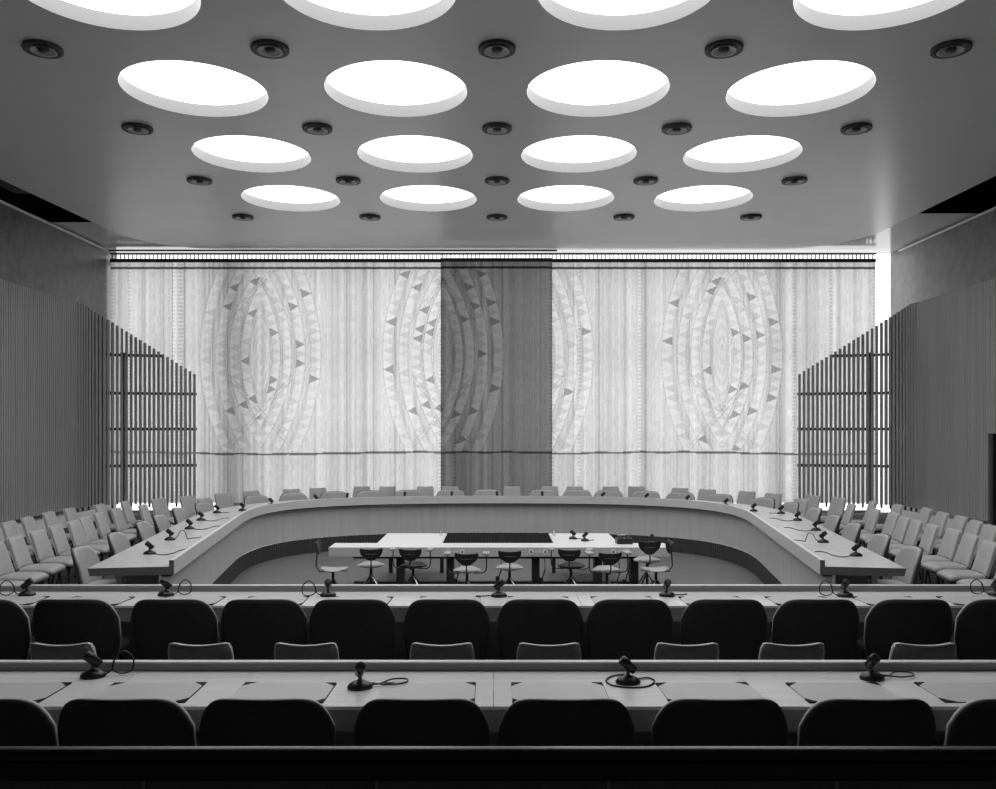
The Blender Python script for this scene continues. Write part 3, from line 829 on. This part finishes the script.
def mirror_x(pts): return [(-p[0], p[1], p[2]) for p in pts]
protos = {}
SHAPES = {'loop_r': loop_r, 'loop_l': mirror_x(loop_r), 'round': loop_round, 'coil': coil_up, 'coil_l': mirror_x(coil_up), 'wave_l': wave,
          'wave_r': mirror_x(wave), 'wave2_l': wave2, 'wave2_r': mirror_x(wave2), 'short': short, 'short_r': mirror_x(short)}
ANG = {'F': 0.0, 'L': -PI / 2, 'R': PI / 2, 'B': PI}
def mic(key, loc, rz, label, group):
    if key not in protos:
        shp, hd_ = key.split('|')
        p = mic_proto(SHAPES[shp], ANG[hd_]); protos[key] = p
        p.location = loc; p.rotation_euler = (0, 0, rz); tag(p, label, None, group)
        TREE[p.name] = [(c, kids(c)) for c in kids(p)]
    else: copy_tree(protos[key], loc, rz, label, group)
TOP = 0.7402
gN = 'microphones on the nearest desk'
for u, v, key, rz, lab in ((93, 677, 'coil|L', 0.3, 'black microphone with a coiled lead between the two leftmost blotters of the nearest desk'),
                           (360, 688, 'loop_r|F', 0.25, 'upright black microphone left of the middle on the nearest desk'),
                           (628, 683, 'round|L', 0.0, 'black microphone lying in a round cable loop on the nearest desk'),
                           (872, 679, 'loop_r|F', 0.1, 'black microphone with a wide cable loop at the right of the nearest desk')):
    mic(key, at(u, v, TOP), rz, lab, gN)
gF = 'microphones on the farther straight desk'
fm = [(27, 595.5, 'coil_l|R', 0.2), (166, 595.5, 'coil|L', 0.0), (328, 596, 'coil_l|F', 0.2), (499, 596.5, 'short_r|R', 0.2), (667, 596, 'short|F', 0.1), (845, 596.5, 'coil_l|F', 0.0), (996, 595, 'coil_l|F', 0)]
for i, (u, v, key, rz) in enumerate(fm):
    mic(key, at(u, v, TOP), rz, 'black microphone, ' + ORD[i] + ' from left on the farther straight desk', gF)
gH = 'microphones on the horseshoe table'
ml = [(149.7, 554, 'wave_l|L'), (170, 540, 'wave2_l|L'), (189.5, 529, 'wave_l|L'), (201, 520.5, 'wave_l|L'), (217, 513, 'short|L')]
mr = [(856, 556, 'wave_r|R'), (823, 542.5, 'wave2_r|R'), (816, 530.5, 'wave_r|R'), (797.6, 520.6, 'wave_r|R'), (781, 513.7, 'short_r|R')]
for nm, lst in (('left', ml), ('right', mr)):
    for i, (u, v, key) in enumerate(lst):
        p = at(u, v, TOP)
        mic(key, p, 0.15 if nm == 'left' else -0.15, 'black microphone on the ' + nm + ' arm of the horseshoe table, ' + ORD[i] + ' from the camera end', gH)
bu = (243, 272, 314, 348, 406, 452, 499, 546, 600, 647, 689, 727, 753)
for i, u in enumerate(bu):
    (x, y), a = on_row(0.30, u)
    mic('short|L' if u < 330 else 'short|B' if u < 580 else 'short_r|R', (x, y, TOP), 0, 'black microphone on the far curve of the horseshoe table, ' + ORD[i] + ' from left', gH)

# ------------------------------------------------------------------ blotters
def make_blotter():
    r0 = empty('desk_blotter'); r0['category'] = 'blotter'
    MB().box(-0.265, 0.265, -0.18, 0.18, 0.0, 0.006).build('sheet', M['paper'], r0)
    for sx in (-1, 1):
        for sy in (-1, 1):
            a = (sx * 0.267, sy * 0.182); b_ = (sx * 0.205, sy * 0.182); c = (sx * 0.267, sy * 0.115)
            vs = [(p[0], p[1], z) for z in (0.0, 0.0075) for p in (a, b_, c)]
            MB().add(vs, [(0, 1, 2), (3, 5, 4), (0, 3, 4, 1), (1, 4, 5, 2), (2, 5, 3, 0)]).build('corner', M['corner'], r0)
    MB().box(-0.268, 0.268, -0.182, -0.178, 0.0, 0.0045).build('edge', M['corner'], r0)
    MB().box(0.264, 0.268, -0.182, 0.182, 0.0, 0.0045).build('edge', M['corner'], r0)
    return r0
B0 = make_blotter(); TREE[B0.name] = [(c, kids(c)) for c in kids(B0)]
first = True
for i, x in enumerate((-2.76, -1.97, -1.21, -0.39, 0.35, 1.2, 1.96, 2.71)):
    lab = 'flat paper blotter with dark corners, ' + ORD[i] + ' from left on the nearest desk'
    if first: B0.location = (x, 4.86, TOP); tag(B0, lab, None, 'blotters on the nearest desk'); first = False
    else: copy_tree(B0, (x, 4.86, TOP), random.uniform(-0.04, 0.04), lab, 'blotters on the nearest desk')
for i, u in enumerate((-15, 76, 174, 264, 352.7, 447, 540, 629.7, 724, 816, 909, 1000)):
    copy_tree(B0, ((u - U0) * 7.0 / F * 1.02, 7.48, TOP), random.uniform(-0.05, 0.05), 'flat paper blotter, ' + ORD[i] + ' from left on the farther straight desk', 'blotters on the farther desk')

# ------------------------------------------------------------------ table in the sunken floor
wt = empty('clerks_table', (0, 13.86, PIT), 0, 'long white table on dark legs standing in the sunken floor', 'table')
ZT = 0.68
MB().box(-2.66, 2.74, -0.26, 0.27, ZT - 0.02, ZT).build('tabletop', M['white_table'], wt)
MB().box(-2.66, 2.74, -0.27, -0.25, ZT - 0.145, ZT - 0.002).build('front_panel', M['white_front'], wt)
for x0, x1 in ((-1.97, -0.9), (0.93, 2.0)):
    MB().box(x0, x1, 0.272, 1.62, ZT - 0.025, ZT - 0.001).build('wing_top', M['white_table'], wt)
    for x in (x0 + 0.08, x1 - 0.08): MB().box(x - 0.03, x + 0.03, 1.4, 1.5, 0, ZT - 0.025).build('leg', M['post'], wt)
for x in (-1.55, -0.75, 0.62, 1.62, 2.2): MB().box(x - 0.06, x + 0.06, -0.12, 0.12, 0, ZT - 0.02).build('leg', M['post'], wt)
MB().box(-2.3, 2.3, -0.04, 0.04, 0.06, 0.10).build('stretcher', M['post'], wt)
MB().box(-2.3, 2.3, -0.12, 0.10, ZT - 0.2, ZT - 0.16).build('cable_tray', M['post'], wt)
for x0 in (-0.66, 0.65, 1.95):
    for dx in (-0.11, 0.11):
        so = MB().add([(x0 + dx + 0.045 * math.cos(2 * PI * k / 20), yy, ZT - 0.07 + 0.045 * math.sin(2 * PI * k / 20)) for yy in (-0.27, -0.278) for k in range(20)],
                      [tuple(range(20, 40))] + [(k, (k + 1) % 20, 20 + (k + 1) % 20, 20 + k) for k in range(20)]).build('socket', M['socket'], wt)
        MB().box(x0 + dx - 0.012, x0 + dx + 0.012, -0.284, -0.278, ZT - 0.084, ZT - 0.056).build('jack', M['black'], so)
    MB().box(x0 - 0.045, x0 + 0.045, -0.276, -0.27, ZT - 0.085, ZT - 0.045).build('switch_plate', M['plinth'], wt)
for i, (x, L) in enumerate(((0.58, 0.5), (0.74, 0.42), (1.92, 0.52), (2.06, 0.45), (0.05, 0.4), (-0.62, 0.44))):
    p = smooth_pts([(x, -0.22, ZT - 0.12), (x + 0.02, -0.22, ZT - 0.12 - L * 0.5), (x - 0.04, -0.22, ZT - 0.12 - L), (x + 0.03, -0.21, ZT - 0.2 - L * 0.4)], 6)
    cb = MB().tube(p, 0.006, 6).build('hanging_cable', M['rubber'], wt)
    MB().tube([(x - 0.04, -0.22, ZT - 0.06 - L), (x - 0.04, -0.22, ZT - 0.16 - L)], 0.035, 10).build('handset', M['black'], cb)

def make_typist(arms=False, seatm='leather', up=0.0):
    r0 = empty('swivel_chair'); r0['category'] = 'chair'
    def back(u, v, side):
        s = u * 2 - 1
        hwid = 0.175 - 0.075 * (1 - v) ** 3
        x = s * hwid * (1 - 0.12 * (2 * v - 1) ** 4 * 0.5)
        z = 0.555 + up + v * 0.175 + 0.016 * abs(s) ** 3 * v + 0.035 * (1 - v) * abs(s) ** 3
        y = -0.20 - 0.05 * v + 1.1 * x * x - (0.014 if side else 0)
        return (x, y, z)
    MB().slab(back, 14, 8).build('backrest', M['black'], r0)
    MB().box(-0.085, 0.085, -0.25, -0.238, 0.652 + up, 0.661 + up).build('back_plate', M['chrome'], r0)
    MB().tube([(0, -0.232, 0.65 + up), (0, -0.25, 0.5), (0, -0.2, 0.42), (0, 0.0, 0.42)], 0.010, 8).build('back_stem', M['iron'], r0)
    def seat(u, v, side):
        s = u * 2 - 1; t = v * 2 - 1
        k = math.sqrt(max(0, 1 - 0.32 * s * s * t * t * 2))
        return (s * 0.21 * k, 0.02 + t * 0.2 * k, 0.475 - 0.02 * (s * s) + 0.012 * t * t if not side else 0.435 + 0.012 * s * s)
    MB().slab(seat, 12, 12).build('seat', M[seatm], r0)
    MB().tube([(0, 0, 0.05), (0, 0, 0.43)], 0.022, 12).build('column', M['iron'], r0)
    for k in range(4):
        a = PI / 4 + k * PI / 2
        MB().tube([(0, 0, 0.30), (0.10 * math.cos(a), 0.10 * math.sin(a), 0.2), (0.24 * math.cos(a), 0.24 * math.sin(a), 0.012)], [0.018, 0.016, 0.012], 8).build('leg', M['chrome'] if k in (1, 3) else M['iron'], r0)
    if arms:
        for sx in (-1, 1):
            MB().tube(smooth_pts([(sx * 0.1, -0.1, 0.43), (sx * 0.25, -0.1, 0.44), (sx * 0.29, -0.1, 0.52), (sx * 0.285, -0.1, 0.70)], 5), 0.009, 8).build('arm', M['iron'], r0)
            MB().box(sx * 0.285 - 0.05, sx * 0.285 + 0.05, -0.2, 0.04, 0.70, 0.735).build('armrest', M['leather'], r0, 0.01)
    return r0
T0 = make_typist(); T1 = make_typist(True); T2 = make_typist(True, 'black'); T3 = make_typist(False, 'leather', 0.13)
for t in (T0, T1, T2, T3): TREE[t.name] = [(c, kids(c)) for c in kids(t)]
gs = 'swivel chairs at the white table'
tl = [(T3, 333, 12.85, -PI / 2, 'swivel chair side-on at the left end of the white table'),
      (T0, 371, 13.25, 0.15, 'black-backed swivel chair, leftmost seen from behind at the white table'),
      (T2, 413, 13.2, -0.1, 'black-backed swivel chair before the left wing of the white table'),
      (T1, 467, 12.75, 0.0, 'swivel chair with two padded arms, left of centre at the white table'),
      (T0, 509.5, 13.0, 0.0, 'black-backed swivel chair standing alone in the middle before the white table'),
      (T2, 571, 13.15, -0.2, 'black-backed swivel chair right of centre before the right wing of the white table'),
      (T1, 607, 12.8, 0.1, 'swivel chair with arms, right of centre at the white table'),
      (T0, 647, 14.35, 0.0, 'dark swivel chair whose back rises above the right end of the white table'),
      (T3, 656, 12.85, PI / 2 + 0.1, 'swivel chair side-on at the right end of the white table')]
usedT = set()
for src, u, Y, rz, lab in tl:
    tall = 1.14 if u == 647 else 1.0
    loc = ((u - U0) * Y / F, Y, PIT)
    if src.name == T0.name and u == 647: loc = (2.33, 13.34, PIT)
    if src.name not in usedT:
        usedT.add(src.name); src.location = loc; src.rotation_euler = (0, 0, rz); tag(src, lab, None, gs)
    else:
        c_ = copy_tree(src, loc, rz, lab, gs); c_.scale = (1, 1, tall)
for i, (u, v) in enumerate(((573, 539), (585, 541), (651, 543.5))):
    p = at(u, v, PIT + ZT); 
    mic(('short|L', 'short|R', 'short|R')[i], p, 0.4 * i, ('small black microphone, left of two on the right wing of the white table', 'small black microphone, right of two on the right wing of the white table', 'black microphone at the right end of the white table')[i], 'microphones on the white table')
# dark recording unit
p = at(624, 543.6, PIT + ZT)
ru = empty('tape_recorder', p, 0.1, 'dark box-shaped recording unit at the right wing of the white table', 'recorder')
MB().box(-0.13, 0.13, -0.08, 0.09, 0, 0.09).build('body', M['black'], ru, 0.01)
for sx in (-0.06, 0.06): MB().lathe([(0.05, 0.09), (0.05, 0.105), (0.001, 0.105)], 20, (sx, 0, 0)).build('reel', M['iron'], ru)
MB().tube([(-0.1, 0, 0.09), (-0.1, 0, 0.14), (0.1, 0, 0.14), (0.1, 0, 0.09)], 0.008, 6).build('handle', M['chrome'], ru)
def cup(x, lab):
    c = tag(MB().lathe([(0.03, 0.0), (0.038, 0.1), (0.034, 0.1), (0.027, 0.008), (0.001, 0.008)], 18).build('water_glass', M['glass']), lab, 'glass', 'glasses on the white table')
    c.location = (x, 15.1, PIT + ZT)
cup(-0.98, 'small glass at the inner edge of the left wing of the white table'); cup(1.0, 'small glass at the inner edge of the right wing of the white table')

# ------------------------------------------------------------------ gallery parapet in front of the camera
YR = 2.5
pr = empty('gallery_parapet', (0, YR, 0), 0, 'black gallery rail and dark panels across the bottom of the view', 'railing')
MB().box(-2.6, 2.6, -0.03, 0.01, 1.265, 1.305).build('handrail', M['rail_black'], pr, 0.015, 5)
MB().box(-2.6, 2.6, -0.03, 0.03, 1.215, 1.266).build('lower_rail', M['rail_black'], pr, 0.006)
xs = [(u - U0) * YR / F for u in (-80, 148, 378, 607, 832, 1060)]
for i in range(5):
    MB().box(xs[i] + 0.004, xs[i + 1] - 0.004, -0.03, 0.02, 0.45, 1.215).build('panel', M['panel_black'], pr)
for x in xs: MB().box(x - 0.004, x + 0.004, -0.033, 0.0, 0.45, 1.214).build('seam_strip', M['seam'], pr)
tag(MB().box(-3.2, 3.2, YF, YR + 0.1, 0.40, 0.45).build('floor_gallery', M['carpet']), kind='structure')
tag(MB().box(-3.2, 3.2, YR - 0.02, YR + 0.08, 0.0, 0.40).build('wall_gallery', M['panel_black']), kind='structure')

# ------------------------------------------------------------------ light
w = bpy.data.worlds.new('overcast_sky'); S.world = w; w.use_nodes = True
bg = w.node_tree.nodes['Background']; bg.inputs[0].default_value = g(1.0); bg.inputs[1].default_value = 2.0
pd = bpy.data.lights.new('window_daylight', 'AREA'); pd.shape = 'RECTANGLE'; pd.size = 21.0; pd.size_y = 6.9
pd.cycles.is_portal = True
po = bpy.data.objects.new('window_daylight', pd); COL.objects.link(po)
po.location = (0.1, YW + 0.2, 3.8); po.rotation_euler = (-PI / 2, 0, 0)

S.view_settings.view_transform = 'Standard'; S.view_settings.look = 'None'
S.view_settings.exposure = 0.0; S.view_settings.gamma = 1.0; S.view_settings.use_curve_mapping = False
S.cycles.use_denoising = True
S.cycles.max_bounces = 10; S.cycles.diffuse_bounces = 6; S.cycles.glossy_bounces = 4; S.cycles.transparent_max_bounces = 12
S.cycles.sample_clamp_indirect = 6.0
